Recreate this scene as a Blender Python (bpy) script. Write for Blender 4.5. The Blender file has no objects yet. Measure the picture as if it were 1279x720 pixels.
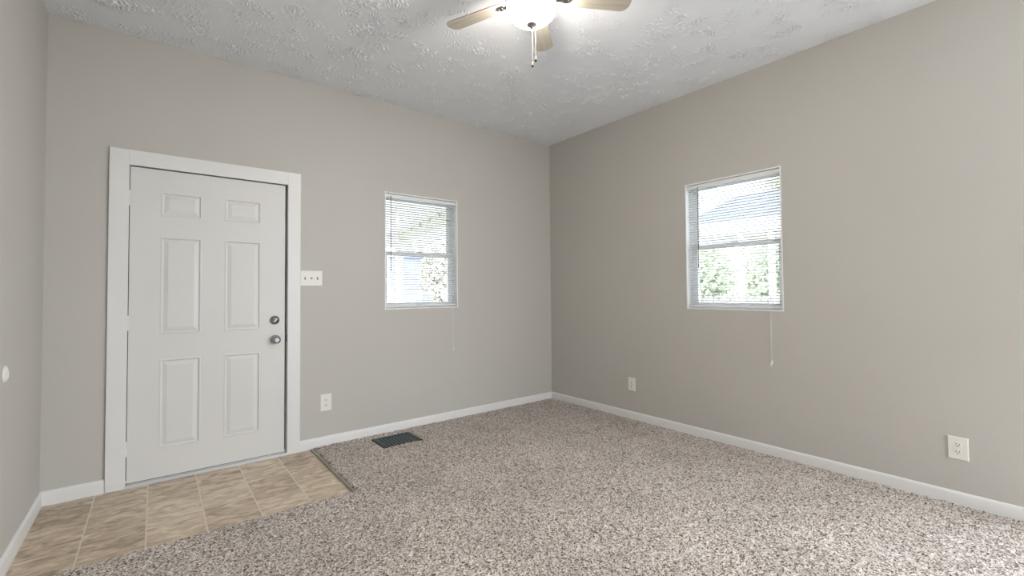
import bpy, bmesh, math, random
import numpy as np
from mathutils import Vector, Matrix, Euler
C = bpy.context.scene.collection
PI = math.pi

# ------------------------------------------------------------------ camera
F_PX, YAW, PITCH, ROLL = 563.32467, -0.66887, 0.0250, -0.00753
CAM = Vector((-3.50972, -3.73465, 1.21181))
SHIFT_Y_PX = -9.674
cd = bpy.data.cameras.new('camera'); cam = bpy.data.objects.new('camera', cd); C.objects.link(cam)
cd.sensor_fit = 'HORIZONTAL'; cd.sensor_width = 36.0
cd.lens = F_PX * 36.0 / 1279.0
cd.shift_y = SHIFT_Y_PX / 1279.0
cd.clip_start = 0.05; cd.clip_end = 200
fwd = Vector((-math.sin(YAW)*math.cos(PITCH), math.cos(YAW)*math.cos(PITCH), math.sin(PITCH)))
rt = Vector((math.cos(YAW), math.sin(YAW), 0)); up = rt.cross(fwd)
cr, sr = math.cos(ROLL), math.sin(ROLL)
rt2 = rt*cr + up*sr; up2 = up*cr - rt*sr
M = Matrix((rt2, up2, -fwd)).transposed().to_4x4(); M.translation = CAM
cam.matrix_world = M
bpy.context.scene.camera = cam

# ------------------------------------------------------------------ world, exposure, daylight portals
sc = bpy.context.scene
sc.view_settings.view_transform = 'Standard'; sc.view_settings.look = 'None'
sc.view_settings.gamma = 1.0; sc.view_settings.use_curve_mapping = False
sc.view_settings.exposure = 0.31
W_STRENGTH = 6.5
W_COLOR = (0.85, 0.92, 1.0)
LAMP_STRENGTH = 58.0
BULB_WATTS = 8.0
FILL_STRENGTH = 38.0
w = bpy.data.worlds.new('sky'); sc.world = w; w.use_nodes = True
bg = w.node_tree.nodes['Background']
bg.inputs['Color'].default_value = (*W_COLOR, 1); bg.inputs['Strength'].default_value = W_STRENGTH
def portal(name, loc, rot, sx, sy):
    l = bpy.data.lights.new(name, 'AREA'); l.shape = 'RECTANGLE'; l.size = sx; l.size_y = sy
    l.cycles.is_portal = True
    o = bpy.data.objects.new(name, l); o.location = loc; o.rotation_euler = rot; C.objects.link(o)

RW, RD, RH = 4.0208, 6.3, 2.87092       # room: x from -RW to 0, y from -RD to 0
TH = 0.15                               # wall thickness
# window openings
WA = (-1.957, -1.2255, 1.0645, 2.089)   # x0,x1,z0,z1 on the back wall
WB = (-2.4117, -1.6658, 1.0550, 2.1003) # y0,y1,z0,z1 on the right wall
PO = (-1.5, -0.2, 0.02, 2.45)           # unseen opening added in the rear wall to let daylight in
SO = (-6.2, -3.80, 0.02, 2.75)          # unseen opening added in the right wall to brighten the left wall
portal('portal_rear', ((PO[0]+PO[1])/2, -RD-TH-.01, (PO[2]+PO[3])/2), (PI/2, 0, 0), PO[1]-PO[0], PO[3]-PO[2])
portal('portal_side', (TH+.01, (SO[0]+SO[1])/2, (SO[2]+SO[3])/2), (0, PI/2, 0), SO[3]-SO[2], SO[1]-SO[0])
portal('portal_back_window', ((WA[0]+WA[1])/2, TH+.01, (WA[2]+WA[3])/2), (-PI/2, 0, 0), WA[1]-WA[0], WA[3]-WA[2])
portal('portal_right_window', (TH+.01, (WB[0]+WB[1])/2, (WB[2]+WB[3])/2), (0, PI/2, 0), WB[3]-WB[2], WB[1]-WB[0])

# ------------------------------------------------------------------ materials
def nmat(name):
    m = bpy.data.materials.new(name); m.use_nodes = True
    nt = m.node_tree; b = nt.nodes['Principled BSDF']
    return m, nt, b
def N(nt, t, **kw):
    n = nt.nodes.new(t)
    for k, v in kw.items(): setattr(n, k, v)
    return n
def plain(name, col, rough=.5, metal=0, noise=.0, nscale=8., bump=0, bscale=200., spec=.5):
    m, nt, b = nmat(name)
    b.inputs['Roughness'].default_value = rough; b.inputs['Metallic'].default_value = metal
    b.inputs['Specular IOR Level'].default_value = spec
    tc = N(nt, 'ShaderNodeTexCoord')
    if noise:
        n = N(nt, 'ShaderNodeTexNoise'); n.inputs['Scale'].default_value = nscale; n.inputs['Detail'].default_value = 4
        nt.links.new(tc.outputs['Object'], n.inputs['Vector'])
        r = N(nt, 'ShaderNodeValToRGB')
        r.color_ramp.elements[0].position = .3; r.color_ramp.elements[1].position = .7
        r.color_ramp.elements[0].color = (*[c*(1-noise) for c in col], 1)
        r.color_ramp.elements[1].color = (*[min(1, c*(1+noise)) for c in col], 1)
        nt.links.new(n.outputs['Fac'], r.inputs['Fac']); nt.links.new(r.outputs['Color'], b.inputs['Base Color'])
    else: b.inputs['Base Color'].default_value = (*col, 1)
    if bump:
        n2 = N(nt, 'ShaderNodeTexNoise'); n2.inputs['Scale'].default_value = bscale; n2.inputs['Detail'].default_value = 3
        nt.links.new(tc.outputs['Object'], n2.inputs['Vector'])
        bp = N(nt, 'ShaderNodeBump'); bp.inputs['Strength'].default_value = bump; bp.inputs['Distance'].default_value = .002
        nt.links.new(n2.outputs['Fac'], bp.inputs['Height']); nt.links.new(bp.outputs['Normal'], b.inputs['Normal'])
    return m
M_wall = plain('greige_wall_paint', (.53, .508, .470), .55, noise=.012, nscale=1.5, bump=.12, bscale=90, spec=.3)
M_trim = plain('white_trim_paint', (.76, .75, .735), .35, noise=.01, nscale=6, bump=.04, bscale=60)
M_door = plain('white_door_paint', (.70, .69, .665), .4, noise=.012, nscale=3, bump=.05, bscale=120)
M_vinyl = plain('white_vinyl', (.86, .87, .88), .35)
M_slat = plain('white_blind_slat', (.82, .82, .81), .4)
M_plate = plain('white_plastic_plate', (.80, .78, .73), .35)
M_dark = plain('dark_slot', (.03, .028, .025), .6)
M_nickel = plain('satin_nickel', (.36, .36, .37), .24, 1, noise=.03, nscale=30)
M_hinge = plain('painted_hinge', (.74, .73, .70), .4)
M_chain = plain('chain', (.80, .78, .76), .3, .6)
def slat_mat():
    m, nt, b = nmat('white_vinyl_slat'); b.inputs['Base Color'].default_value = (.86, .86, .86, 1); b.inputs['Roughness'].default_value = .4
    t = N(nt, 'ShaderNodeBsdfTranslucent'); t.inputs['Color'].default_value = (.84, .85, .87, 1); mx = N(nt, 'ShaderNodeMixShader'); mx.inputs[0].default_value = .35
    nt.links.new(b.outputs[0], mx.inputs[1]); nt.links.new(t.outputs[0], mx.inputs[2]); nt.links.new(mx.outputs[0], nt.nodes['Material Output'].inputs['Surface']); return m
M_slatT = slat_mat()
M_vent = plain('dark_vent_metal', (.022, .035, .042), .35, .5, noise=.1, nscale=20)
M_seal = plain('weatherstrip', (.035, .04, .05), .6)
M_alu = plain('aluminium_sill', (.70, .71, .72), .35, .3)
M_strip = plain('transition_strip_metal', (.30, .33, .30), .35, .7, noise=.1)
M_wand = plain('smoky_wand_plastic', (.09, .10, .12), .2)
M_under = plain('subfloor', (.30, .24, .18), .8, noise=.1)

def glass_mat():
    m = bpy.data.materials.new('window_glass'); m.use_nodes = True; nt = m.node_tree
    for n in list(nt.nodes): nt.nodes.remove(n)
    o = N(nt, 'ShaderNodeOutputMaterial'); t = N(nt, 'ShaderNodeBsdfTransparent'); g = N(nt, 'ShaderNodeBsdfGlossy')
    g.inputs['Roughness'].default_value = .02; t.inputs['Color'].default_value = (.96, .98, .97, 1)
    f = N(nt, 'ShaderNodeFresnel'); f.inputs['IOR'].default_value = 1.45; mx = N(nt, 'ShaderNodeMixShader')
    nt.links.new(f.outputs[0], mx.inputs[0]); nt.links.new(t.outputs[0], mx.inputs[1]); nt.links.new(g.outputs[0], mx.inputs[2])
    nt.links.new(mx.outputs[0], o.inputs['Surface']); return m
M_glass = glass_mat()

def ceiling_mat():
    m, nt, b = nmat('white_ceiling_plaster'); L = nt.links.new
    b.inputs['Base Color'].default_value = (.84, .86, .90, 1); b.inputs['Roughness'].default_value = .85
    tc = N(nt, 'ShaderNodeTexCoord')
    n = N(nt, 'ShaderNodeTexNoise'); n.inputs['Scale'].default_value = 60; n.inputs['Detail'].default_value = 3; L(tc.outputs['Object'], n.inputs['Vector'])
    bp = N(nt, 'ShaderNodeBump'); bp.inputs['Strength'].default_value = .5; bp.inputs['Distance'].default_value = .0015
    L(n.outputs['Fac'], bp.inputs['Height']); L(bp.outputs['Normal'], b.inputs['Normal'])
    return m
M_ceil = ceiling_mat()

def carpet_mat():
    m, nt, b = nmat('brown_speckled_carpet'); L = nt.links.new
    b.inputs['Roughness'].default_value = .95; b.inputs['Specular IOR Level'].default_value = .1
    b.inputs['Sheen Weight'].default_value = .15
    geo = N(nt, 'ShaderNodeNewGeometry')
    ws = N(nt, 'ShaderNodeTexNoise'); ws.inputs['Scale'].default_value = 60; L(geo.outputs['Position'], ws.inputs['Vector'])
    wv = N(nt, 'ShaderNodeVectorMath', operation='MULTIPLY_ADD'); wv.inputs[1].default_value = (.012, .012, .012)
    L(ws.outputs['Color'], wv.inputs[0]); L(geo.outputs['Position'], wv.inputs[2])
    v = N(nt, 'ShaderNodeTexVoronoi', voronoi_dimensions='2D'); v.inputs['Scale'].default_value = 185; L(wv.outputs[0], v.inputs['Vector'])
    sep = N(nt, 'ShaderNodeSeparateColor'); L(v.outputs['Color'], sep.inputs[0])
    n = N(nt, 'ShaderNodeTexNoise'); n.inputs['Scale'].default_value = 120; n.inputs['Detail'].default_value = 3; L(geo.outputs['Position'], n.inputs['Vector'])
    mxv = N(nt, 'ShaderNodeMath', operation='MULTIPLY_ADD'); mxv.inputs[1].default_value = .62; L(sep.outputs[0], mxv.inputs[0])
    nm = N(nt, 'ShaderNodeMath', operation='MULTIPLY'); nm.inputs[1].default_value = .5; L(n.outputs['Fac'], nm.inputs[0]); L(nm.outputs[0], mxv.inputs[2])
    r = N(nt, 'ShaderNodeValToRGB'); cr_ = r.color_ramp
    cr_.elements[0].position = .22; cr_.elements[0].color = (.055, .035, .022, 1)
    cr_.elements[1].position = .86; cr_.elements[1].color = (.79, .74, .695, 1)
    e = cr_.elements.new(.36); e.color = (.20, .145, .105, 1)
    e = cr_.elements.new(.52); e.color = (.46, .40, .352, 1)
    L(mxv.outputs[0], r.inputs['Fac'])
    big = N(nt, 'ShaderNodeTexNoise'); big.inputs['Scale'].default_value = 2.2; big.inputs['Detail'].default_value = 3; L(geo.outputs['Position'], big.inputs['Vector'])
    br = N(nt, 'ShaderNodeMapRange'); br.inputs['From Min'].default_value = .3; br.inputs['From Max'].default_value = .7
    br.inputs['To Min'].default_value = .90; br.inputs['To Max'].default_value = 1.10; L(big.outputs['Fac'], br.inputs['Value'])
    mm = N(nt, 'ShaderNodeVectorMath', operation='SCALE'); L(r.outputs['Color'], mm.inputs[0]); L(br.outputs[0], mm.inputs['Scale'])
    L(mm.outputs[0], b.inputs['Base Color'])
    bp = N(nt, 'ShaderNodeBump'); bp.inputs['Strength'].default_value = .6; bp.inputs['Distance'].default_value = .006
    L(mxv.outputs[0], bp.inputs['Height']); L(bp.outputs['Normal'], b.inputs['Normal'])
    return m
M_carpet = carpet_mat()

def tile_mat():
    """brown slate-look tile; columns 0.2525 m wide, staggered joints"""
    m, nt, b = nmat('slate_look_tile'); L = nt.links.new
    b.inputs['Roughness'].default_value = .42
    geo = N(nt, 'ShaderNodeNewGeometry'); sp = N(nt, 'ShaderNodeSeparateXYZ'); L(geo.outputs['Position'], sp.inputs[0])
    def math_(op, a, bb=None, c=None):
        n = N(nt, 'ShaderNodeMath', operation=op)
        for i, q in enumerate((a, bb, c)):
            if q is None: continue
            if isinstance(q, (int, float)): n.inputs[i].default_value = q
            else: L(q, n.inputs[i])
        return n.outputs[0]
    W_, H_ = .2485, .333
    u = math_('DIVIDE', math_('ADD', sp.outputs['X'], 4.033), W_)
    col = math_('FLOOR', u); fu = math_('FRACT', u)
    stag = math_('MULTIPLY', math_('MODULO', col, 2), .080)
    v_ = math_('DIVIDE', math_('ADD', math_('SUBTRACT', 0.0, sp.outputs['Y']), math_('ADD', .281, stag)), H_)
    row = math_('FLOOR', v_); fv = math_('FRACT', v_)
    idc = N(nt, 'ShaderNodeCombineXYZ'); L(col, idc.inputs[0]); L(row, idc.inputs[1])
    wn = N(nt, 'ShaderNodeTexWhiteNoise', noise_dimensions='2D'); L(idc.outputs[0], wn.inputs['Vector'])
    # grout mask
    def edge(f, W):
        a = math_('MULTIPLY', math_('MINIMUM', f, math_('SUBTRACT', 1.0, f)), W)
        return math_('LESS_THAN', a, .0032)
    g = math_('MAXIMUM', edge(fu, W_), math_('MULTIPLY', edge(fv, H_), .75))
    # stone clouds
    of = N(nt, 'ShaderNodeVectorMath', operation='MULTIPLY_ADD'); of.inputs[1].default_value = (7, 7, 0)
    L(wn.outputs['Color'], of.inputs[0]); L(geo.outputs['Position'], of.inputs[2])
    st = N(nt, 'ShaderNodeMapping'); st.inputs['Rotation'].default_value = (0, 0, .35); st.inputs['Scale'].default_value = (9, 20, 1); L(of.outputs[0], st.inputs[0])
    n = N(nt, 'ShaderNodeTexNoise'); n.inputs['Scale'].default_value = 1.0; n.inputs['Detail'].default_value = 6; n.inputs['Roughness'].default_value = .62
    n.inputs['Distortion'].default_value = .9; L(st.outputs[0], n.inputs['Vector'])
    sh = math_('ADD', n.outputs['Fac'], math_('MULTIPLY', math_('SUBTRACT', wn.outputs['Value'], .5), .20))
    r = N(nt, 'ShaderNodeValToRGB'); c_ = r.color_ramp
    c_.elements[0].position = .33; c_.elements[0].color = (.32, .24, .17, 1)
    c_.elements[1].position = .68; c_.elements[1].color = (.76, .65, .51, 1)
    e = c_.elements.new(.45); e.color = (.49, .385, .28, 1)
    e = c_.elements.new(.57); e.color = (.63, .51, .38, 1)
    L(sh, r.inputs['Fac'])
    mx = N(nt, 'ShaderNodeMix', data_type='RGBA'); L(g, mx.inputs['Factor']); L(r.outputs['Color'], mx.inputs['A']); mx.inputs['B'].default_value = (.72, .63, .50, 1)
    L(mx.outputs['Result'], b.inputs['Base Color'])
    bp = N(nt, 'ShaderNodeBump'); bp.inputs['Strength'].default_value = .3; bp.inputs['Distance'].default_value = .002
    hh = math_('SUBTRACT', n.outputs['Fac'], math_('MULTIPLY', g, .6)); L(hh, bp.inputs['Height']); L(bp.outputs['Normal'], b.inputs['Normal'])
    return m
M_tile = tile_mat()

def blade_mat():
    m, nt, b = nmat('washed_oak_blade'); L = nt.links.new
    b.inputs['Roughness'].default_value = .45
    tc = N(nt, 'ShaderNodeTexCoord'); mp = N(nt, 'ShaderNodeMapping'); mp.inputs['Scale'].default_value = (3, 70, 10)
    L(tc.outputs['Object'], mp.inputs[0]); n = N(nt, 'ShaderNodeTexNoise'); n.inputs['Scale'].default_value = 1; n.inputs['Detail'].default_value = 4; n.inputs['Distortion'].default_value = .4
    L(mp.outputs[0], n.inputs['Vector']); r = N(nt, 'ShaderNodeValToRGB')
    r.color_ramp.elements[0].position = .3; r.color_ramp.elements[0].color = (.34, .30, .25, 1)
    r.color_ramp.elements[1].position = .7; r.color_ramp.elements[1].color = (.45, .41, .35, 1)
    L(n.outputs['Fac'], r.inputs['Fac']); L(r.outputs['Color'], b.inputs['Base Color']); return m
M_blade = blade_mat()
def emis(name, col, s):
    m, nt, b = nmat(name)
    b.inputs['Base Color'].default_value = (.9, .9, .88, 1); b.inputs['Roughness'].default_value = .3
    b.inputs['Emission Color'].default_value = (*col, 1); b.inputs['Emission Strength'].default_value = s
    return m
M_bowl = emis('lit_opal_glass', (1.0, .93, .83), LAMP_STRENGTH)

# ------------------------------------------------------------------ mesh helpers
def box(bm, x0, x1, y0, y1, z0, z1, mat=None):
    v = [bm.verts.new(p) for p in ((x0,y0,z0),(x1,y0,z0),(x1,y1,z0),(x0,y1,z0),(x0,y0,z1),(x1,y0,z1),(x1,y1,z1),(x0,y1,z1))]
    if mat is not None:
        for q in v: q.co = mat @ q.co
    for f in ((0,3,2,1),(4,5,6,7),(0,1,5,4),(1,2,6,5),(2,3,7,6),(3,0,4,7)): bm.faces.new([v[i] for i in f])
    return v
def lathe(bm, prof, seg=48, mat=None):
    """prof: list of (r, z); revolved about z"""
    rings = []
    for r, z in prof:
        if r < 1e-6: rings.append([bm.verts.new((0, 0, z))])
        else: rings.append([bm.verts.new((r*math.cos(2*PI*i/seg), r*math.sin(2*PI*i/seg), z)) for i in range(seg)])
    for a, b in zip(rings, rings[1:]):
        for i in range(seg):
            j = (i+1) % seg
            if len(a) == 1 and len(b) == 1: continue
            if len(a) == 1: bm.faces.new((a[0], b[j], b[i]))
            elif len(b) == 1: bm.faces.new((a[i], a[j], b[0]))
            else: bm.faces.new((a[i], a[j], b[j], b[i]))
    if mat is not None:
        for rg in rings:
            for q in rg: q.co = mat @ q.co
def tube(bm, pts, r, seg=8):
    pts = [Vector(p) for p in pts]; rings = []
    for i, p in enumerate(pts):
        d = (pts[min(i+1, len(pts)-1)] - pts[max(i-1, 0)]).normalized()
        a = d.orthogonal().normalized() if i == 0 else (rings_a - d*rings_a.dot(d)).normalized()
        rings_a = a; b = d.cross(a)
        rr = r[i] if isinstance(r, (list, tuple)) else r
        rings.append([bm.verts.new(p + (a*math.cos(2*PI*k/seg) + b*math.sin(2*PI*k/seg))*rr) for k in range(seg)])
    for A_, B_ in zip(rings, rings[1:]):
        for k in range(seg): bm.faces.new((A_[k], A_[(k+1) % seg], B_[(k+1) % seg], B_[k]))
    bm.faces.new(rings[0][::-1]); bm.faces.new(rings[-1])
def obj(name, bm, m, parent=None, loc=None, smooth=False, bevel=0, bseg=2, recalc=True):
    if recalc: bmesh.ops.recalc_face_normals(bm, faces=bm.faces)
    me = bpy.data.meshes.new(name); bm.to_mesh(me); bm.free()
    o = bpy.data.objects.new(name, me); C.objects.link(o); me.materials.append(m)
    if loc is not None: o.location = loc
    if parent is not None: o.parent = parent
    if smooth or bevel:
        for p in me.polygons: p.use_smooth = True
        if not smooth or bevel: me.set_sharp_from_angle(angle=math.radians(40))
    if smooth and not bevel: me.set_sharp_from_angle(angle=math.radians(50))
    if bevel:
        md = o.modifiers.new('bevel', 'BEVEL'); md.width = bevel; md.segments = bseg; md.limit_method = 'ANGLE'; md.angle_limit = math.radians(40)
        md.harden_normals = True
    return o
def empty(name, loc):
    o = bpy.data.objects.new(name, None); o.location = loc; o.empty_display_size = .05; C.objects.link(o); return o
def tag(o, label, cat, group=None, kind=None):
    if label: o['label'] = label
    if cat: o['category'] = cat
    if group: o['group'] = group
    if kind: o['kind'] = kind
    return o
def struct(o, label=None, cat=None):
    o['kind'] = 'structure'
    if label: o['label'] = label
    if cat: o['category'] = cat
    return o
def new(): return bmesh.new()

# ------------------------------------------------------------------ room shell
def wall_boxes(bm, u0, u1, z0, z1, holes, place):
    us = sorted({u0, u1, *[h[0] for h in holes], *[h[1] for h in holes]})
    zs = sorted({z0, z1, *[h[2] for h in holes], *[h[3] for h in holes]})
    for a, b in zip(us, us[1:]):
        for c, d in zip(zs, zs[1:]):
            if any(a >= h[0]-1e-6 and b <= h[1]+1e-6 and c >= h[2]-1e-6 and d <= h[3]+1e-6 for h in holes): continue
            place(bm, a, b, c, d)
DO = (-3.664, -2.712, -.02, 2.050)   # rough door opening in the back wall
def clean_wall(bm):
    bmesh.ops.remove_doubles(bm, verts=bm.verts, dist=1e-5)
    # drop the doubled faces inside the wall
    seen = {}
    for f in bm.faces: seen.setdefault(tuple(sorted(v.index for v in f.verts)), []).append(f)
bm = new(); wall_boxes(bm, -RW-TH, TH, -.05, RH+.1, [WA, DO], lambda b, a, c, d, e: box(b, a, c, 0, TH, d, e))
wall_back = struct(obj('wall_back', bm, M_wall, recalc=False), 'greige painted wall with the white door and the smaller window', 'wall')
bm = new(); wall_boxes(bm, -RD-TH, 0, -.05, RH+.1, [WB, SO], lambda b, a, c, d, e: box(b, 0, TH, a, c, d, e))
wall_right = struct(obj('wall_right', bm, M_wall, recalc=False), 'greige painted wall with the right window and two outlets', 'wall')
bm = new(); box(bm, -RW-TH, -RW, -RD-TH, 0, -.05, RH+.1)
wall_left = struct(obj('wall_left', bm, M_wall, recalc=False), 'narrow bright stretch of wall at the left edge', 'wall')
bm = new(); wall_boxes(bm, -RW, 0, -.05, RH+.1, [PO], lambda b, a, c, d, e: box(b, a, c, -RD-TH, -RD, d, e))
struct(obj('wall_rear', bm, M_wall, recalc=False))
def make_ceiling():
    """slap-brush plaster: fans of short raised ridges pressed in patches, modelled in the sheet itself"""
    st = .0048; Y0 = -4.3; rng = np.random.default_rng(11)
    nx = int(round(RW/st)); ny = int(round(-Y0/st))
    xs = np.linspace(-RW, 0, nx+1); ys = np.linspace(Y0, 0, ny+1)
    H = np.zeros((nx+1, ny+1))
    for k in range(int(RW*-Y0*85)):
        cx, cy = rng.uniform(-RW, 0), rng.uniform(Y0, 0); R_ = rng.uniform(.040, .085); th = rng.uniform(0, 2*PI)
        i0, i1 = max(0, int((cx-R_+RW)/st)), min(nx, int((cx+R_+RW)/st)); j0, j1 = max(0, int((cy-R_-Y0)/st)), min(ny, int((cy+R_-Y0)/st))
        if i1-i0 < 3 or j1-j0 < 3: continue
        X, Y = np.meshgrid(xs[i0:i1]-cx, ys[j0:j1]-cy, indexing='ij')
        a = X*math.cos(th)+Y*math.sin(th); b = -X*math.sin(th)+Y*math.cos(th)
        f = rng.uniform(.05, .14); ang = np.arctan2(b, a+f); rr = np.hypot(a+f, b)
        ph = rng.uniform(0, 6.28, 4)
        wob = .5*np.sin(rr*150+ph[0])+.4*np.sin(a*110+ph[1])*np.sin(b*90+ph[2])
        rid = np.clip(np.cos(ang*f*2*PI/rng.uniform(.0145, .020)+wob), -.25, 1)
        brk = .5+.5*np.sin(rr*rng.uniform(90, 150)+2.2*np.sin(ang*9+ph[3])+ph[1])
        win = np.clip(1.25*(1-(X*X+Y*Y)/R_**2), 0, 1)
        H[i0:i1, j0:j1] += rng.uniform(.5, 1.15)*.0092*rid*brk*win
    H = np.clip(H, -.005, .019)
    H[0] = H[-1] = 0; H[:, 0] = H[:, -1] = 0
    X, Y = np.meshgrid(xs, ys, indexing='ij')
    co = np.stack([X.ravel(), Y.ravel(), (RH-.0002-H).ravel()], -1)
    idx = np.arange(X.size).reshape(X.shape)
    q = np.stack([idx[:-1, :-1], idx[:-1, 1:], idx[1:, 1:], idx[1:, :-1]], -1).reshape(-1, 4)
    base = len(co)
    slab = np.array([(-RW, -RD, RH), (0, -RD, RH), (0, 0, RH), (-RW, 0, RH), (-RW, -RD, RH+.1), (0, -RD, RH+.1), (0, 0, RH+.1), (-RW, 0, RH+.1)])
    sq = np.array([(0, 3, 2, 1), (4, 5, 6, 7), (0, 1, 5, 4), (1, 2, 6, 5), (2, 3, 7, 6), (3, 0, 4, 7)])+base
    sm = np.concatenate([np.ones(len(q), bool), np.zeros(6, bool)])
    co = np.concatenate([co, slab]).astype(np.float32); q = np.concatenate([q, sq]).astype(np.int32)
    me = bpy.data.meshes.new('ceiling'); me.vertices.add(len(co)); me.vertices.foreach_set('co', co.ravel())
    me.loops.add(q.size); me.loops.foreach_set('vertex_index', q.ravel())
    me.polygons.add(len(q)); me.polygons.foreach_set('loop_start', np.arange(len(q), dtype=np.int32)*4)
    me.update(calc_edges=True); me.polygons.foreach_set('use_smooth', sm)
    o = bpy.data.objects.new('ceiling', me); C.objects.link(o); me.materials.append(M_ceil); return o
struct(make_ceiling(), 'white ceiling with a stomped brush texture', 'ceiling')
TX1, TY1 = -2.556, -.962   # tile field: from the left wall to TX1, from the back wall to TY1
bm = new(); box(bm, -RW, 0, -RD, 0, -.05, 0)
struct(obj('floor', bm, M_tile, recalc=False), 'brown slate-look tile floor in front of the door', 'floor')

# carpet: a dense displaced sheet, open over the tiles and over the floor register
VX0, VX1, VY0, VY1 = -2.114, -1.788, -.366, -.104
def make_carpet():
    s = .0085; rng = np.random.default_rng(4)
    nx = int(round((RW-.002)/s)); ny = int(round(RD/s))
    xs = np.linspace(-RW+.001, -.001, nx+1); ys = np.linspace(-RD+.001, -.001, ny+1)
    X, Y = np.meshgrid(xs, ys, indexing='ij')
    h = rng.random(X.shape)
    h2 = (h + np.roll(h, 1, 0) + np.roll(h, 1, 1) + np.roll(h, -1, 0) + np.roll(h, -1, 1))/5
    Z = .0105 + .0045*h + .008*(h2-.5)
    jx = (rng.random(X.shape)-.5)*s*.7; jy = (rng.random(X.shape)-.5)*s*.7
    XX = X + jx; YY = Y + jy
    XX[0] = X[0]; XX[-1] = X[-1]; YY[:, 0] = Y[:, 0]; YY[:, -1] = Y[:, -1]
    cx = (X[:-1, :-1] + X[1:, 1:])/2; cy = (Y[:-1, :-1] + Y[1:, 1:])/2
    ragged = (rng.random(cx.shape)-.5)*.006
    keep = ~((cx < TX1+.014) & (cy > TY1+ragged)) & ~((cx > VX0) & (cx < VX1) & (cy > VY0) & (cy < VY1))
    idx = np.arange(X.size).reshape(X.shape)
    q = np.stack([idx[:-1, :-1], idx[1:, :-1], idx[1:, 1:], idx[:-1, 1:]], -1)[keep]
    # vertices beside a hole drop to the floor so that the pile ends in a rounded edge
    used = np.zeros(X.shape); used_ct = np.zeros(X.size, int)
    np.add.at(used_ct, q.ravel(), 1); ct = used_ct.reshape(X.shape)
    bd = (ct > 0) & (ct < 4); inner = bd.copy(); inner[0] = inner[-1] = False; inner[:, 0] = inner[:, -1] = False
    Z[inner] = .001
    remap = -np.ones(X.size, int); u = np.where(used_ct > 0)[0]; remap[u] = np.arange(len(u))
    co = np.stack([XX.ravel()[u], YY.ravel()[u], Z.ravel()[u]], -1).astype(np.float32)
    q = remap[q].astype(np.int32)
    me = bpy.data.meshes.new('carpet'); me.vertices.add(len(co)); me.vertices.foreach_set('co', co.ravel())
    me.loops.add(q.size); me.loops.foreach_set('vertex_index', q.ravel())
    me.polygons.add(len(q)); me.polygons.foreach_set('loop_start', np.arange(len(q), dtype=np.int32)*4)
    me.update(calc_edges=True); me.validate()
    me.polygons.foreach_set('use_smooth', np.ones(len(q), bool))
    o = bpy.data.objects.new('carpet', me); C.objects.link(o); me.materials.append(M_carpet); return o
tag(make_carpet(), 'speckled brown and beige pile carpet wall to wall', 'carpet', kind='stuff')
bm = new(); box(bm, TX1-.008, TX1+.004, TY1+.002, -.026, .0, .011)
tag(obj('transition_strip', bm, M_strip, bevel=.004), 'thin grey metal strip between the tiles and the carpet', 'transition strip')

# baseboards
def baseboard(name, a, b, nrm, label):
    """profile swept from a to b (floor points on the wall), nrm points into the room"""
    t, h = .0125, .083
    prof = [(0, 0), (t, 0), (t, h-.018), (t-.002, h-.009), (t-.006, h-.002), (t-.009, h), (0, h)]
    bm = new(); a = Vector((*a, 0)); b = Vector((*b, 0)); n = Vector((*nrm, 0)); d = (b-a).normalized()
    R = []
    for p, sgn in ((a, 1), (b, -1)):
        R.append([bm.verts.new(p + n*u + Vector((0, 0, z))) for u, z in prof])
    k = len(prof)
    for i in range(k): bm.faces.new((R[0][i], R[0][(i+1) % k], R[1][(i+1) % k], R[1][i]))
    bm.faces.new(R[0]); bm.faces.new(R[1][::-1])
    o = obj(name, bm, M_trim, smooth=True); o.data.set_sharp_from_angle(angle=math.radians(60))
    return struct(o, label, 'baseboard')
CL, CR_, CT = -3.742, -2.638, 2.130      # door casing outer edges
baseboard('baseboard_back', (CR_+.001, 0), (-.0005, 0), (0, -1), 'white baseboard along the back wall right of the door')
baseboard('baseboard_back_left', (-RW+.0005, 0), (CL-.001, 0), (0, -1), 'short white baseboard between the left corner and the door')
baseboard('baseboard_right', (0, -.0125), (0, SO[1]+.001), (-1, 0), 'white baseboard along the right wall')
baseboard('baseboard_left', (-RW, -.0125), (-RW, -RD), (1, 0), 'white baseboard along the left wall beside the tiles')

# ------------------------------------------------------------------ door
ci0, ci1, ciz = -3.646, -2.727, 2.034    # casing inner edges
bm = new()
box(bm, CL, ci0, -.018, 0, 0.001, CT); box(bm, ci1, CR_, -.018, 0, 0.001, CT); box(bm, ci0, ci1, -.018, 0, ciz, CT)
struct(obj('trim_1', bm, M_trim, bevel=.0018), 'flat white casing around the entry door', 'door casing')
bm = new()   # jamb lining, with the stop behind the slab
for x0, x1 in ((-3.664, -3.650), (-2.727, -2.712)): box(bm, x0, x1, 0, TH, 0, 2.05)
box(bm, -3.650, -2.727, 0, TH, 2.040, 2.05)
box(bm, -3.650, -3.635, .052, .066, .02, 2.040); box(bm, -2.742, -2.727, .052, .066, .02, 2.040); box(bm, -3.635, -2.742, .052, .066, 2.022, 2.040)
struct(obj('trim_2', bm, M_trim), 'white jamb lining inside the door casing', 'door jamb')
bm = new(); box(bm, -3.650, -2.727, -.022, .15, .0005, .018)
box(bm, -3.640, -2.735, .0, .04, .018, .0215)
thr = struct(obj('trim_3', bm, M_alu, bevel=.002), 'pale metal threshold under the entry door', 'threshold')
bm = new(); box(bm, -3.47-.02+.29, -3.44+.29+.02, -.024, -.020, .006, .014)
SX0, SX1, SZ0, SZ1 = -3.6425, -2.7425, .026, 2.028
SF = .004                                # face of the slab
holes = []
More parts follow.
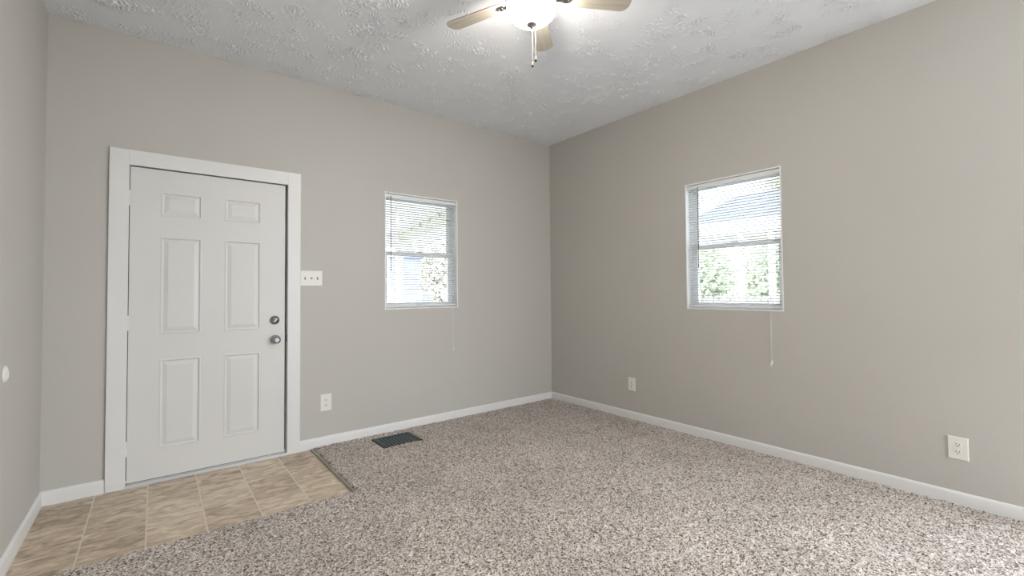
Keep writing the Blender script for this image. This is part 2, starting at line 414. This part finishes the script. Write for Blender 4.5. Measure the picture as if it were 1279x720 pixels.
for (x0, x1) in ((-3.487, -3.263), (-3.130, -2.905)):
    for (z0, z1) in ((1.724, 1.884), (.949, 1.588), (.208, .786)): holes.append((x0, x1, z0, z1))
bm = new()
def slab_place(b, a, c, d, e): box(b, a, c, SF, SF+.044, d, e)
wall_boxes(bm, SX0, SX1, SZ0, SZ1, holes, slab_place)
door = struct(obj('door_1', bm, M_door, recalc=False), 'white six-panel steel entry door', 'door')
for (x0, x1, z0, z1) in holes:
    bm = new()
    # rings: (inset, y)
    rings = []
    for ins, y in ((0, SF), (.004, SF-.0015), (.009, SF-.0015), (.013, SF+.0055), (.018, SF+.0065), (.040, SF+.0005), (.044, SF+.000)):
        rings.append([bm.verts.new((x, y, z)) for x, z in ((x0+ins, z0+ins), (x1-ins, z0+ins), (x1-ins, z1-ins), (x0+ins, z1-ins))])
    for a, b in zip(rings, rings[1:]):
        for i in range(4): bm.faces.new((a[i], a[(i+1) % 4], b[(i+1) % 4], b[i]))
    bm.faces.new(rings[-1])
    back = [bm.verts.new((x, SF+.044, z)) for x, z in ((x0, z0), (x1, z0), (x1, z1), (x0, z1))]
    for i in range(4): bm.faces.new((rings[0][i], back[i], back[(i+1) % 4], rings[0][(i+1) % 4]))
    bm.faces.new(back[::-1])
    o = obj('door_panel', bm, M_door, door)
yrot = Matrix.Rotation(PI/2, 4, 'X')     # local +z -> -y (out of the wall)
def onA(x, z, y=SF): return Matrix.Translation((x, y, z)) @ yrot
bm = new(); lathe(bm, [(0, .020), (.012, .020), (.0155, .0185), (.022, .012), (.029, .010), (.0325, .006), (.0325, 0), (0, 0)], 40, onA(-2.812, 1.012))
db = obj('deadbolt', bm, M_nickel, door, smooth=True)
bm = new(); lathe(bm, [(0, 0), (.008, 0), (.008, .012), (0, .012)], 16, onA(-2.812, 1.012, SF-.018)); box(bm, -.0175, .0175, -.004, .004, .010, .021, onA(-2.812, 1.012, SF-.018) @ Matrix.Rotation(math.radians(50), 4, 'Z'))
obj('thumb_turn', bm, M_nickel, db, bevel=.0015)
bm = new(); lathe(bm, [(.0, .012), (.012, .012), (.028, .009), (.0325, .004), (.0325, 0), (0, 0)], 40, onA(-2.806, .869))
kn = obj('knob_rose', bm, M_nickel, door, smooth=True)
bm = new(); lathe(bm, [(0, .010), (.011, .011), (.011, .028), (.016, .034), (.024, .040), (.0275, .048), (.0275, .056), (.024, .063), (.017, .0665), (.015, .064), (0, .064)], 40, onA(-2.806, .869))
dk = obj('door_knob', bm, M_nickel, door, smooth=True)
bm = new(); box(bm, -.009, .009, -.002, .002, .063, .071, onA(-2.806, .869) @ Matrix.Rotation(.5, 4, 'Z')); obj('lock_button', bm, M_nickel, dk)
for z in (1.825, 1.031, .243):
    bm = new()
    for k in range(5): lathe(bm, [(0, 0), (.0062, 0), (.0068, .001), (.0068, .0166), (.0062, .0176), (0, .0176)], 14, Matrix.Translation((-3.6465, -.008, z-.045+k*.018)))
    lathe(bm, [(0, -.004), (.004, -.003), (.005, 0), (0, 0)], 12, Matrix.Translation((-3.6465, -.008, z-.045))); lathe(bm, [(0, 0), (.005, 0), (.004, .003), (0, .004)], 12, Matrix.Translation((-3.6465, -.008, z+.045)))
    box(bm, -3.6455, -3.6425, -.008, .03, z-.045, z+.045)
    obj('hinge', bm, M_hinge, door, smooth=True)
bm = new(); box(bm, SX0+.002, SX1-.002, SF+.006, SF+.04, .0222, .0262); obj('door_sweep', bm, M_seal, door)
bm = new(); box(bm, -2.7418, -2.7275, .049, .0515, .03, 2.035); box(bm, -3.6495, -3.6430, .049, .0515, .03, 2.035); box(bm, -3.6495, -2.7275, .049, .0515, 2.0285, 2.0395)
struct(obj('trim_4', bm, M_seal), 'dark weatherstrip in the gap around the entry door', 'weatherstrip')
bm = new(); box(bm, -2.7285, -2.7268, .004, .034, .842, .900)
tag(obj('strike_plate', bm, M_nickel, bevel=.0005), 'small metal strike plate on the jamb beside the door knob', 'strike plate')

# ------------------------------------------------------------------ wall plates
def plate_frame(wall, u, z):
    """matrix: local x along the wall to the viewer's right, local y up, local z into the room"""
    if wall == 'back': R = Matrix(((1, 0, 0), (0, 0, -1), (0, 1, 0))); T = Vector((u, 0, z))
    elif wall == 'right': R = Matrix(((0, 0, -1), (-1, 0, 0), (0, 1, 0))); T = Vector((0, u, z))
    else: R = Matrix(((0, 0, 1), (1, 0, 0), (0, 1, 0))); T = Vector((-RW, u, z))
    return Matrix.Translation(T) @ R.to_4x4()
def plate(root, mt, w, h, inv):
    bm = new(); k = [(0, 0), (0, .0035), (.0035, .0062)]
    rings = [[bm.verts.new(mt @ Vector((sx*(w/2-i), sy*(h/2-i), z))) for sx, sy in ((-1, -1), (1, -1), (1, 1), (-1, 1))] for i, z in k]
    for a, b in zip(rings, rings[1:]):
        for i in range(4): bm.faces.new((a[i], a[(i+1) % 4], b[(i+1) % 4], b[i]))
    bm.faces.new(rings[-1]); bm.faces.new(rings[0][::-1])
    return bm
def rootpos(name, wall, u, z):
    o = empty(name, (0, 0, 0)); o.matrix_world = plate_frame(wall, u, z); return o
I4 = Matrix.Identity(4)
def outlet(wall, u, z, label, w=.080, h=.124):
    r = rootpos('wall_outlet', wall, u, z); tag(r, label, 'outlet', 'duplex outlets low on the walls')
    obj('cover_plate', plate(r, I4, w, h, 0), M_plate, r)
    for s in (1, -1):
        bm = new(); n = 28; top = []; bot = []
        for i in range(n):
            a = 2*PI*i/n; x = .0172*math.cos(a); y = max(-.0125, min(.0125, .0172*math.sin(a)))
            bot.append(bm.verts.new((x, y+s*.0195, .0060))); top.append(bm.verts.new((x*.95, y*.95+s*.0195, .0085)))
        for i in range(n): bm.faces.new((bot[i], bot[(i+1) % n], top[(i+1) % n], top[i]))
        bm.faces.new(top)
        f = obj('receptacle', bm, M_plate, r)
        bm = new(); c = s*.0195
        box(bm, -.0082, -.0055, c-.001, c+.0075, .0084, .0088); box(bm, .0055, .0080, c-.000, c+.0068, .0084, .0088)
        lathe(bm, [(0, .0084), (.0030, .0084), (.0030, .0088), (0, .0088)], 12, Matrix.Translation((0, c-.0068, 0)))
        obj('slots', bm, M_dark, f)
    bm = new(); lathe(bm, [(0, .006), (.0036, .006), (.0030, .0074), (0, .0078)], 14); obj('screw', bm, M_plate, r, smooth=True)
    return r
outlet('back', -2.444, .346, 'white duplex outlet on the back wall just right of the door casing', .084, .132)
outlet('right', -3.283, .322, 'white duplex outlet on the right wall, nearest the right picture edge', .084, .125)
r = rootpos('wall_plate', 'right', -1.093, .335); tag(r, 'narrow white cable plate on the right wall near the corner', 'wall plate')
obj('cover_plate', plate(r, I4, .078, .122, 0), M_plate, r)
bm = new(); box(bm, -.0165, .0165, -.033, .033, .0055, .0075); ins = obj('insert', bm, M_plate, r, bevel=.001)
bm = new(); box(bm, -.005, .005, -.022, -.010, .0070, .0080); box(bm, -.005, .005, .010, .020, .0070, .0080); obj('jack', bm, plain('grey_jack', (.35, .34, .32), .5), ins)
r = rootpos('light_switch', 'back', -2.556, 1.327); tag(r, 'wide white three-gang switch plate touching the door casing', 'light switch')
obj('cover_plate', plate(r, I4, .162, .118, 0), M_plate, r)
for k, dx in enumerate((-.046, 0, .046)):
    if k == 1:
        bm = new(); lathe(bm, [(0, .006), (.009, .006), (.009, .008), (.0055, .009), (.005, .016), (0, .017)], 20)
        obj('dimmer_knob', bm, plain('grey_knob', (.42, .40, .37), .4), r, smooth=True)
    else:
        bm = new(); box(bm, dx-.0055, dx+.0055, -.012, .012, .0058, .0066); sl = obj('toggle_slot', bm, plain('switch_slot', (.30, .28, .25), .6), r)
        bm = new(); box(bm, -.0042, .0042, -.005, .005, 0, .014, Matrix.Translation((dx, .003, .006)) @ Matrix.Rotation(-.5, 4, 'X')); obj('toggle', bm, M_plate, sl, bevel=.001)
    for sy in (-.030, .030):
        bm = new(); lathe(bm, [(0, .006), (.0032, .006), (.0028, .0070), (0, .0073)], 12, Matrix.Translation((dx, sy, 0))); obj('screw', bm, M_plate, r, smooth=True)
r = rootpos('door_bumper', 'left', -.822, .868); tag(r, 'round white bumper on the left wall at knob height', 'door bumper')
bm = new(); lathe(bm, [(0, .0085), (.022, .0085), (.030, .007), (.036, .003), (.0365, 0), (0, 0)], 40); obj('bumper_disc', bm, M_plate, r, smooth=True)
bm = new(); lathe(bm, [(.0, .0078), (.019, .0085), (.0205, .0100), (.022, .0085)], 40); obj('bumper_ring', bm, M_plate, r, smooth=True)

# ------------------------------------------------------------------ floor register
fr = empty('floor_vent', ((VX0+VX1)/2, (VY0+VY1)/2, 0)); tag(fr, 'dark metal floor register set in the carpet by the back wall', 'floor vent')
hw, hd = (VX1-VX0)/2-.003, (VY1-VY0)/2-.003
bm = new(); z0, z1 = .0005, .0125; fw = .026
box(bm, -hw, -hw+fw, -hd, hd, z0, z1); box(bm, hw-fw, hw, -hd, hd, z0, z1)
box(bm, -hw+fw, hw-fw, -hd, -hd+.02, z0, z1); box(bm, -hw+fw, hw-fw, hd-.02, hd, z0, z1)
obj('vent_frame', bm, M_vent, fr, bevel=.0015)
bm = new(); n = 10
span = 2*(hw-fw)
for i in range(n):
    x = -hw+fw + span*(i+.5)/n
    box(bm, -.0055, .0055, -hd+.02, hd-.02, -.0008, .0008, Matrix.Translation((x, 0, .0085)) @ Matrix.Rotation(math.radians(-20), 4, 'Y'))
obj('louvers', bm, plain('slate_louver_metal', (.12, .165, .18), .4, .3), fr)
bm = new(); box(bm, -hw+fw, hw-fw, -hd+.02, hd-.02, .0004, .0012); obj('duct_shade', bm, plain('duct_shade_black', (.008, .010, .012), .7), fr)  # black plate on the slab, painted stand-in for the shade inside the duct

# ------------------------------------------------------------------ windows
def window(name, wall, W, label, blind_label, wand_u, cord_u, cord_z, rail_z, where):
    """local frame: x to the viewer's right along the wall, y OUT of the room, z up; origin at opening's lower left"""
    u0, u1, z0, z1 = W; w_, h_ = u1-u0, z1-z0
    if wall == 'back': T = Matrix.Translation((u0, 0, z0))
    else: T = Matrix.Translation((0, u1, z0)) @ Matrix.Rotation(-PI/2, 4, 'Z')
    r = empty(name, (0, 0, 0)); r.matrix_world = T; struct(r, label, 'window')
    lt = .009
    bm = new()   # liner boards of the opening
    box(bm, 0, lt, -.003, TH, 0, h_); box(bm, w_-lt, w_, -.003, TH, 0, h_)
    box(bm, lt, w_-lt, -.003, TH, h_-lt, h_); box(bm, lt, w_-lt, -.003, TH, 0, lt)
    obj('window_liner', bm, M_vinyl, r)
    def sash(nm, za, zb, ya, yb, st, rb, rtp):
        bm = new(); a, b = lt, w_-lt
        box(bm, a, a+st, ya, yb, za, zb); box(bm, b-st, b, ya, yb, za, zb)
        box(bm, a+st, b-st, ya, yb, za, za+rb); box(bm, a+st, b-st, ya, yb, zb-rtp, zb)
        o = obj(nm, bm, M_vinyl, r, bevel=.002)
        bm = new(); ym = (ya+yb)/2
        box(bm, a+st-.004, b-st+.004, ym-.002, ym+.002, za+rb-.004, zb-rtp+.004); obj('glass_pane', bm, M_glass, o)
        return o
    mz = rail_z - z0
    sash('upper_sash', mz-.012, h_-lt, .112, .138, .045, .030, .030)
    lo = sash('lower_sash', lt, mz+.020, .082, .108, .048, .045, .040)
    bm = new(); box(bm, w_/2-.028, w_/2+.028, .078, .092, mz+.020, mz+.028); box(bm, w_/2-.006, w_/2+.020, .074, .086, mz+.026, mz+.034)
    obj('sash_lock', bm, M_vinyl, lo, bevel=.002)
    # blind
    b = empty('window_blind', (0, 0, 0)); b.matrix_world = T; tag(b, blind_label, 'blind', 'white mini blinds in the windows')
    yb = .026; bx0, bx1 = lt+.004, w_-lt-.004; top = h_-lt-.006
    bm = new(); box(bm, bx0, bx1, .010, .040, top-.026, top); obj('headrail', bm, M_slat, b, bevel=.002)
    zb = .020+lt
    nsl = int((top-.034-zb-.012)/.0212)
    bm = new(); tilt = math.radians(12)
    zs = [zb+.020+i*.0212 for i in range(nsl+1) if zb+.020+i*.0212 < top-.030]
    for zc in zs:
        prev = None
        for k in range(5):
            s = -1+k*.5; yy = s*.0122; cz = .0018*(1-s*s)
            y2 = yb + yy*math.cos(tilt); z2 = zc + cz - yy*math.sin(tilt)
            cur = [bm.verts.new((x, y2, z2+dz)) for x in (bx0+.002, bx1-.002) for dz in (0, .0004)]
            if prev:
                bm.faces.new((prev[1], prev[3], cur[3], cur[1])); bm.faces.new((prev[0], cur[0], cur[2], prev[2]))
            else: bm.faces.new((cur[0], cur[1], cur[3], cur[2]))
            prev = cur
        bm.faces.new((prev[0], prev[2], prev[3], prev[1]))
    o = obj('slats', bm, M_slatT, b, smooth=True)
    bm = new(); box(bm, bx0+.001, bx1-.001, .014, .038, zb-.008, zb+.004); br = obj('bottom_rail', bm, M_slat, b, bevel=.002)
    for uu in (.10, w_/2, w_-.10):
        bm = new(); box(bm, uu-.008, uu+.008, .0125, .016, zb-.011, zb+.000); obj('rail_cap', bm, M_slat, br)
    for uu in (.10, w_/2, w_-.10):
        bm = new()
        for yy in (.0125, .0395): tube(bm, [(uu, yy, zb), (uu, yy, top-.02)], .0007, 5)
        obj('ladder_cord', bm, M_slat, b)
    bm = new(); wx = abs(wand_u-(u0 if wall == 'back' else u1))
    tube(bm, [(wx, .006, top-.018), (wx, .004, top-.030), (wx, .004, 1.402-z0)], .0032, 6)
    lathe(bm, [(0, 0), (.0045, .002), (.0045, .022), (.003, .026), (0, .026)], 10, Matrix.Translation((wx, .004, 1.395-z0)))
    obj('tilt_wand', bm, M_wand, b, smooth=True)
    cx = abs(cord_u-(u0 if wall == 'back' else u1)); cz = cord_z-z0
    bm = new()
    for dx in (-.0025, .0025):
        tube(bm, [(cx+dx, .006, top-.012), (cx+dx*1.5, .002, top-.25), (cx+dx*1.6, -.003, .02), (cx+dx*1.3, -.006, cz+.05), (cx, -.006, cz+.02)], .0011, 6)
    cobj = obj('pull_cord', bm, M_slat, b)
    bm = new()
    for dx, dz in ((-.004, -.006), (.004, .010)):
        lathe(bm, [(0, 0), (.0052, .001), (.0058, .006), (.0045, .020), (.0022, .030), (0, .031)], 12, Matrix.Translation((cx+dx, -.0065, cz-.012+dz)))
    obj('tassel', bm, M_slat, cobj, smooth=True)
    return r, b
window('window_1', 'back', WA, 'small white sash window in the back wall right of the door',
       'white mini blind in the small window right of the door', -1.900, -1.283, .66, 1.560, 'A')
window('window_2', 'right', WB, 'white sash window in the right wall',
       'white mini blind in the window of the right wall', -1.775, -2.324, .675, 1.570, 'B')

# ------------------------------------------------------------------ ceiling fan
FX, FY = -1.997, -2.001
fan = empty('ceiling_fan', (FX, FY, RH)); tag(fan, 'flush-mounted ceiling fan with pale wood blades and a lit glass bowl', 'ceiling fan')
Z = lambda z: z - RH
bm = new(); lathe(bm, [(0, 0), (.105, 0), (.108, -.008), (.100, -.022), (0, -.022)], 48); obj('canopy', bm, M_nickel, fan, smooth=True)
bm = new(); lathe(bm, [(0, -.020), (.085, -.022), (.106, -.034), (.112, -.050), (.112, -.085), (.100, -.105), (.078, -.118), (.060, -.122), (0, -.122)], 56); mh = obj('motor_housing', bm, M_nickel, fan, smooth=True)
bm = new(); lathe(bm, [(0, -.121), (.050, -.121), (.052, -.140), (.070, -.146), (.094, -.150), (.095, -.1575), (0, -.1575)], 56); obj('light_fitter', bm, M_nickel, fan, smooth=True)
BR, BZ0, BB = .1285, 2.680, .090
prof = [(.0, Z(BZ0-BB))]
for i in range(1, 17):
    t = i/16*PI/2; prof.append((BR*math.sin(t), Z(BZ0-BB*math.cos(t))))
prof += [(BR, Z(BZ0+.006)), (BR-.002, Z(BZ0+.008)), (BR-.004, Z(BZ0+.006))]
for i in range(16, -1, -1):
    t = i/16*PI/2; prof.append(((BR-.004)*math.sin(t), Z(BZ0-(BB-.004)*math.cos(t))))
bm = new(); lathe(bm, prof, 64); bowl = obj('glass_bowl', bm, M_bowl, fan, smooth=True)
bowl.data.materials.append(plain('white_inner_glass', (.85, .85, .83), .4))
for f_ in bowl.data.polygons:      # the inside of the shell only reflects the bulb
    c_ = f_.center; rr_ = math.hypot(math.hypot(c_.x, c_.y)/BR, max(0, Z(BZ0)-c_.z)/BB)
    if rr_ < .983: f_.material_index = 1
zf = BZ0-BB
bl_ = bpy.data.lights.new('bulb', 'POINT'); bl_.energy = BULB_WATTS; bl_.shadow_soft_size = .03; bl_.color = (1.0, .93, .83)
bo = bpy.data.objects.new('bulb', bl_); C.objects.link(bo); bo.parent = fan; bo.location = (0, 0, Z(BZ0-.025))
bm = new(); lathe(bm, [(0, Z(zf+.010)), (.026, Z(zf+.008)), (.0278, Z(zf+.003)), (.025, Z(zf-.003)), (.015, Z(zf-.008)), (.009, Z(zf-.013)), (.006, Z(zf-.020)), (0, Z(zf-.024))], 32)
obj('finial', bm, M_nickel, fan, smooth=True)
for dx, zb_, ph in ((.001, 2.400, 0), (.017, 2.428, 1)):
    # direction across the view
    rx, ry = math.cos(YAW), math.sin(YAW); px, py = dx*rx+.003, dx*ry
    bm = new(); zt = zf-.014; n_ = int((zt-zb_)/.0042)
    for i in range(n_): 
        bmesh.ops.create_icosphere(bm, subdivisions=1, radius=.0021, matrix=Matrix.Translation((px, py, Z(zt-i*.0042))))
    tube(bm, [(px, py, Z(zt)), (px, py, Z(zb_))], .0010, 5)
    ch = obj('pull_chain', bm, M_chain, fan)
    bm = new(); lathe(bm, [(0, 0), (.0035, .0), (.0042, -.006), (.0062, -.014), (.0065, -.021), (0, -.021)], 14, Matrix.Translation((px, py, Z(zb_))))
    fb = obj('chain_fob', bm, M_blade, ch, smooth=True)
    bm = new(); lathe(bm, [(0, -.021), (.0065, -.021), (.0062, -.027), (.003, -.031), (0, -.0315)], 14, Matrix.Translation((px, py, Z(zb_))))
    obj('chain_fob', bm, M_dark, ch, smooth=True)
BZ = 2.738; PITCH_B = -.155
for k in range(5):
    ang = math.radians(40 + 72*k)
    Rm = Matrix.Translation((0, 0, Z(BZ))) @ Matrix.Rotation(ang, 4, 'Z') @ Matrix.Rotation(PITCH_B, 4, 'X')
    out = [(.140, -.034), (.150, -.044), (.200, -.048), (.490, -.0575), (.508, -.053), (.522, -.040), (.530, -.020), (.532, 0), (.530, .020), (.522, .040), (.508, .053), (.490, .0575), (.200, .048), (.150, .044), (.140, .034)]
    bm = new(); lo_ = [bm.verts.new((x, y, -.003)) for x, y in out]; hi_ = [bm.verts.new((x, y, .003)) for x, y in out]
    n_ = len(out)
    for i in range(n_): bm.faces.new((lo_[i], lo_[(i+1) % n_], hi_[(i+1) % n_], hi_[i]))
    bm.faces.new(lo_[::-1]); bm.faces.new(hi_)
    bl = obj('blade', bm, M_blade, fan, bevel=.0012); bl.matrix_local = Rm
    bm = new()   # blade iron: arm to the motor and an oval medallion under the blade
    box(bm, .090, .165, -.014, .014, -.0085, -.0035)
    lathe(bm, [(0, -.010), (.020, -.0095), (.028, -.0065), (.030, -.0032), (0, -.0032)], 28, Matrix.Translation((.182, 0, 0)) @ Matrix.Diagonal((1.15, .85, 1, 1)))
    for sx, sy in ((.172, -.010), (.172, .010), (.198, 0)): lathe(bm, [(0, -.0135), (.003, -.0128), (.0042, -.0100), (0, -.0100)], 10, Matrix.Translation((sx, sy, 0)))
    obj('blade_iron', bm, M_nickel, bl, smooth=True)

# glowing globe added behind the camera as warm fill for walls and ceiling
gl = empty('fill_globe', (-2.0, -5.1, RH)); tag(gl, 'unseen white globe added behind the camera as fill light', 'fill light')
bm = new(); lathe(bm, [(0, 0), (.06, 0), (.058, -.02), (.008, -.03), (.008, -.20), (.045, -.205), (.045, -.225), (0, -.225)], 32); obj('fill_stem', bm, M_nickel, gl, smooth=True)
bm = new(); lathe(bm, [(0, -.222)]+[(.14*math.sin(i/24*PI), -.36+.14*math.cos(i/24*PI)) for i in range(1, 24)]+[(0, -.50)], 40)
obj('fill_globe_shell', bm, emis('fill_globe_glow', (1.0, .93, .83), FILL_STRENGTH), gl, smooth=True)

# ------------------------------------------------------------------ outside
M_ground = plain('pale_concrete', (.50, .49, .46), .9, noise=.12, nscale=2)
M_porchc = plain('white_porch_ceiling', (.72, .72, .69), .6, noise=.02, nscale=5)
M_beam = plain('tan_porch_beam', (.62, .60, .52), .7, noise=.1, nscale=12)
M_post = plain('white_post_paint', (.75, .75, .77), .5)
M_roof = plain('grey_blue_shingle', (.135, .15, .195), .9, noise=.15, nscale=25)
M_shed = plain('pale_blue_siding', (.30, .33, .39), .6, noise=.03)
M_pick = plain('pinkish_white_picket', (.26, .235, .225), .7, noise=.1, nscale=9)
M_bark = plain('bark', (.20, .16, .12), .9, noise=.2, nscale=20)
def leaf_mat(name, a, b_):
    m, nt, b = nmat(name); oi = N(nt, 'ShaderNodeNewGeometry'); r = N(nt, 'ShaderNodeValToRGB')
    r.color_ramp.elements[0].color = (*a, 1); r.color_ramp.elements[1].color = (*b_, 1)
    nt.links.new(oi.outputs['Random Per Island'], r.inputs['Fac']); nt.links.new(r.outputs['Color'], b.inputs['Base Color'])
    b.inputs['Roughness'].default_value = .7; return m
M_leaf = leaf_mat('pale_green_leaves', (.36, .42, .29), (.70, .72, .56))
M_leaf2 = leaf_mat('tan_leaves', (.58, .56, .48), (.80, .78, .70))
GZ = -.35
bm = new(); box(bm, -30, 40, -30, 45, GZ-.1, GZ)
struct(obj('ground', bm, M_ground, recalc=False), 'pale ground outside the windows', 'ground')
# porch over the back window
PX1, PY1, PS, PZ0 = -.551, 2.78, .113, 2.40
def pz(y): return PZ0 - PS*(y-TH)
def slant(bm, x0, x1, y0, y1, dz0, dz1):
    v = [bm.verts.new((x, y, pz(y)+dz)) for x, y, dz in ((x0,y0,dz0),(x1,y0,dz0),(x1,y1,dz0),(x0,y1,dz0),(x0,y0,dz1),(x1,y0,dz1),(x1,y1,dz1),(x0,y1,dz1))]
    for f in ((0,3,2,1),(4,5,6,7),(0,1,5,4),(1,2,6,5),(2,3,7,6),(3,0,4,7)): bm.faces.new([v[i] for i in f])
pr = empty('porch_roof', (-2.2, 1.4, GZ)); tag(pr, 'white underside of a sloping porch roof seen through the back window', 'porch')
def rel(bm, root):
    for v in bm.verts: v.co -= root.location
bm = new(); slant(bm, -4.5, PX1, TH+.005, PY1, 0, .06); rel(bm, pr); obj('roof_deck', bm, M_porchc, pr)
bm = new()
for i in range(9):
    y = TH+.2+i*.28
    slant(bm, PX1-.06, PX1, y, y+.04, -.05, -.001)
slant(bm, PX1-.03, PX1+.01, TH+.01, PY1, -.17, .0)
rel(bm, pr); obj('side_beam', bm, M_beam, pr)
bm = new(); slant(bm, PX1-.02, PX1+.06, TH+.01, PY1, -.34, -.17); rel(bm, pr); obj('side_fascia', bm, M_post, pr)
bm = new(); box(bm, -4.5, PX1+.06, PY1, PY1+.09, 1.90, pz(PY1)+.05); rel(bm, pr); obj('front_beam', bm, M_post, pr)
for x in (PX1, -4.4):
    bm = new(); box(bm, x-.045, x+.045, PY1, PY1+.09, GZ, 1.90); rel(bm, pr); obj('porch_post', bm, M_post, pr)
# pale blue shed beyond the porch
sh = empty('garden_shed', (2.31, 8.6, GZ)); tag(sh, 'pale blue shed wall beyond the porch, low in the back window', 'shed')
bm = new()
for i in range(17):
    box(bm, -.42, .42, 0, .3, i*.15, i*.15+.15)
    box(bm, -.43, .43, -.014, 0, i*.15, i*.15+.125)
obj('siding', bm, M_shed, sh)
bm = new(); box(bm, -.46, .46, -.06, .36, 2.55, 2.61); obj('shed_roof', bm, M_roof, sh)
hc = empty('utility_box', (1.09, 5.0, GZ)); tag(hc, 'small grey cabinet outside, at the bottom of the back window', 'utility box')
bm = new(); box(bm, -.12, .12, 0, .25, 0, 1.55); obj('cabinet', bm, plain('grey_cabinet', (.25, .27, .32), .5), hc, bevel=.01)
bm = new(); box(bm, -.09, -.02, -.01, .0, 1.05, 1.48); box(bm, .02, .09, -.01, .0, 1.05, 1.48); obj('cabinet_door', bm, M_shed, hc)

# neighbour's pavilion beyond the right window
pv = empty('neighbor_pavilion', (6.6, .0, GZ)); tag(pv, 'neighbouring white porch with a grey-blue hip roof beyond the right window', 'porch')
def P3(x, y, z): return (x-6.6, y, z-GZ)
bm = new(); e0, e1 = 2.16, -6.0; ez = 2.66; x0, x1 = 6.0, 10.0
rv = [bm.verts.new(P3(*p)) for p in ((x0, e0, ez), (x0, e1, ez), (x1, e1, ez), (x1, e0, ez), (8.0, 1.645, 3.586), (8.0, e1+1.7, 3.586))]
for f in ((0, 1, 5, 4), (1, 2, 5), (2, 3, 4, 5), (3, 0, 4), (3, 2, 1, 0)): bm.faces.new([rv[i] for i in f])
obj('hip_roof', bm, M_roof, pv)
bm = new(); box(bm, x0-6.6-.02, x0-6.6+.12, e1, e0, 2.40-GZ, 2.665-GZ); box(bm, x0-6.6, x1-6.6, e0-.12, e0, 2.40-GZ, 2.66-GZ); obj('fascia', bm, M_post, pv)
bm = new(); box(bm, x0-6.6+.12, x1-6.6, e1, e0-.12, 2.62-GZ, 2.655-GZ)
obj('soffit', bm, M_beam, pv)
for y in (.66, .065, -1.6, -3.3):
    bm = new(); box(bm, x0-6.6, x0-6.6+.10, y-.05, y+.05, 0, 2.42-GZ); obj('porch_post', bm, M_post, pv)
# picket fence
pf = empty('picket_fence', (5.0, 0, GZ)); tag(pf, 'pale picket fence at the bottom of the right window', 'fence')
bm = new(); rng = random.Random(3)
for i in range(60):
    y = 3.2 - i*.11; hgt = 1.46 + rng.uniform(-.012, .012)
    v = [bm.verts.new(p) for p in ((0, y-.045, 0), (0, y+.045, 0), (0, y+.045, hgt-.05), (0, y, hgt), (0, y-.045, hgt-.05))]
    v2 = [bm.verts.new((.02, q.co.y, q.co.z)) for q in v]
    bm.faces.new(v); bm.faces.new(v2[::-1])
    for k in range(5): bm.faces.new((v[k], v2[k], v2[(k+1) % 5], v[(k+1) % 5]))
obj('pickets', bm, M_pick, pf)
bm = new(); box(bm, .02, .06, -3.4, 3.25, .35, .43); box(bm, .02, .06, -3.4, 3.25, 1.15, 1.23); obj('fence_rail', bm, M_pick, pf)
# trees and bushes
def tree(name, loc, R3, n, leaf, mat_, label, cat, seed, trunk=True, zc=None):
    rg = np.random.default_rng(seed); root = empty(name, (loc[0], loc[1], GZ)); tag(root, label, cat, 'trees and bushes outside')
    zc = loc[2]-GZ
    d = rg.normal(size=(n, 3)); d /= np.linalg.norm(d, axis=1)[:, None]
    rad = rg.random(n)**(.45); lump = 1 + .22*np.sin(d[:, 0]*5+seed)*np.cos(d[:, 2]*6+seed*2)
    P = d*(rad*lump)[:, None]*np.array(R3) + np.array([0, 0, zc])
    P = P[P[:, 2] > .02]; n = len(P)
    a = rg.normal(size=(n, 3)); a /= np.linalg.norm(a, axis=1)[:, None]; b = rg.normal(size=(n, 3)); b -= a*(a*b).sum(1)[:, None]; b /= np.linalg.norm(b, axis=1)[:, None]
    s = leaf*(.6+.8*rg.random(n))[:, None]
    co = np.stack([P-a*s, P-b*s*.5, P+a*s, P+b*s*.5], 1).reshape(-1, 3).astype(np.float32)
    me = bpy.data.meshes.new('foliage'); me.vertices.add(len(co)); me.vertices.foreach_set('co', co.ravel())
    me.loops.add(4*n); me.loops.foreach_set('vertex_index', np.arange(4*n, dtype=np.int32)); me.polygons.add(n)
    me.polygons.foreach_set('loop_start', np.arange(n, dtype=np.int32)*4); me.update(calc_edges=True)
    o = bpy.data.objects.new('foliage', me); C.objects.link(o); me.materials.append(mat_); o.parent = root
    bm = new(); tube(bm, [(0, 0, 0), (.05, 0, zc*.5), (0, .05, zc)], [.12, .09, .05], 10)
    for k in range(5):
        an = k*1.256+seed; tube(bm, [(0, 0, zc*.6), (R3[0]*.5*math.cos(an), R3[1]*.5*math.sin(an), zc+R3[2]*.3)], [.05, .015], 6)
    obj('trunk', bm, M_bark, root)
tree('leafy_tree', (12.5, 5.15, 1.4), (1.2, 1.15, 1.6), 5200, .10, M_leaf, 'pale green bush left of the first white porch post in the right window', 'tree', 1)
tree('leafy_tree', (12.5, 2.55, 1.4), (1.2, 1.0, 1.6), 4200, .10, M_leaf, 'pale green bush behind the second white porch post in the right window', 'tree', 2)
tree('leafy_tree', (16.2, 3.75, 5.75), (.9, .9, .6), 300, .11, M_leaf, 'thin branch tips above the roof at the top of the right window', 'tree', 4)
tree('leafy_tree', (4.1, 9.8, 1.8), (.9, 1.2, 1.9), 3000, .11, M_leaf2, 'pale tan tree right of the blue shed in the back window', 'tree', 5)
tree('leafy_tree', (1.9, 12.6, 1.2), (.8, .8, 1.7), 1500, .11, M_leaf2, 'pale tan bush at the left edge of the back window, beyond the shed', 'tree', 6)
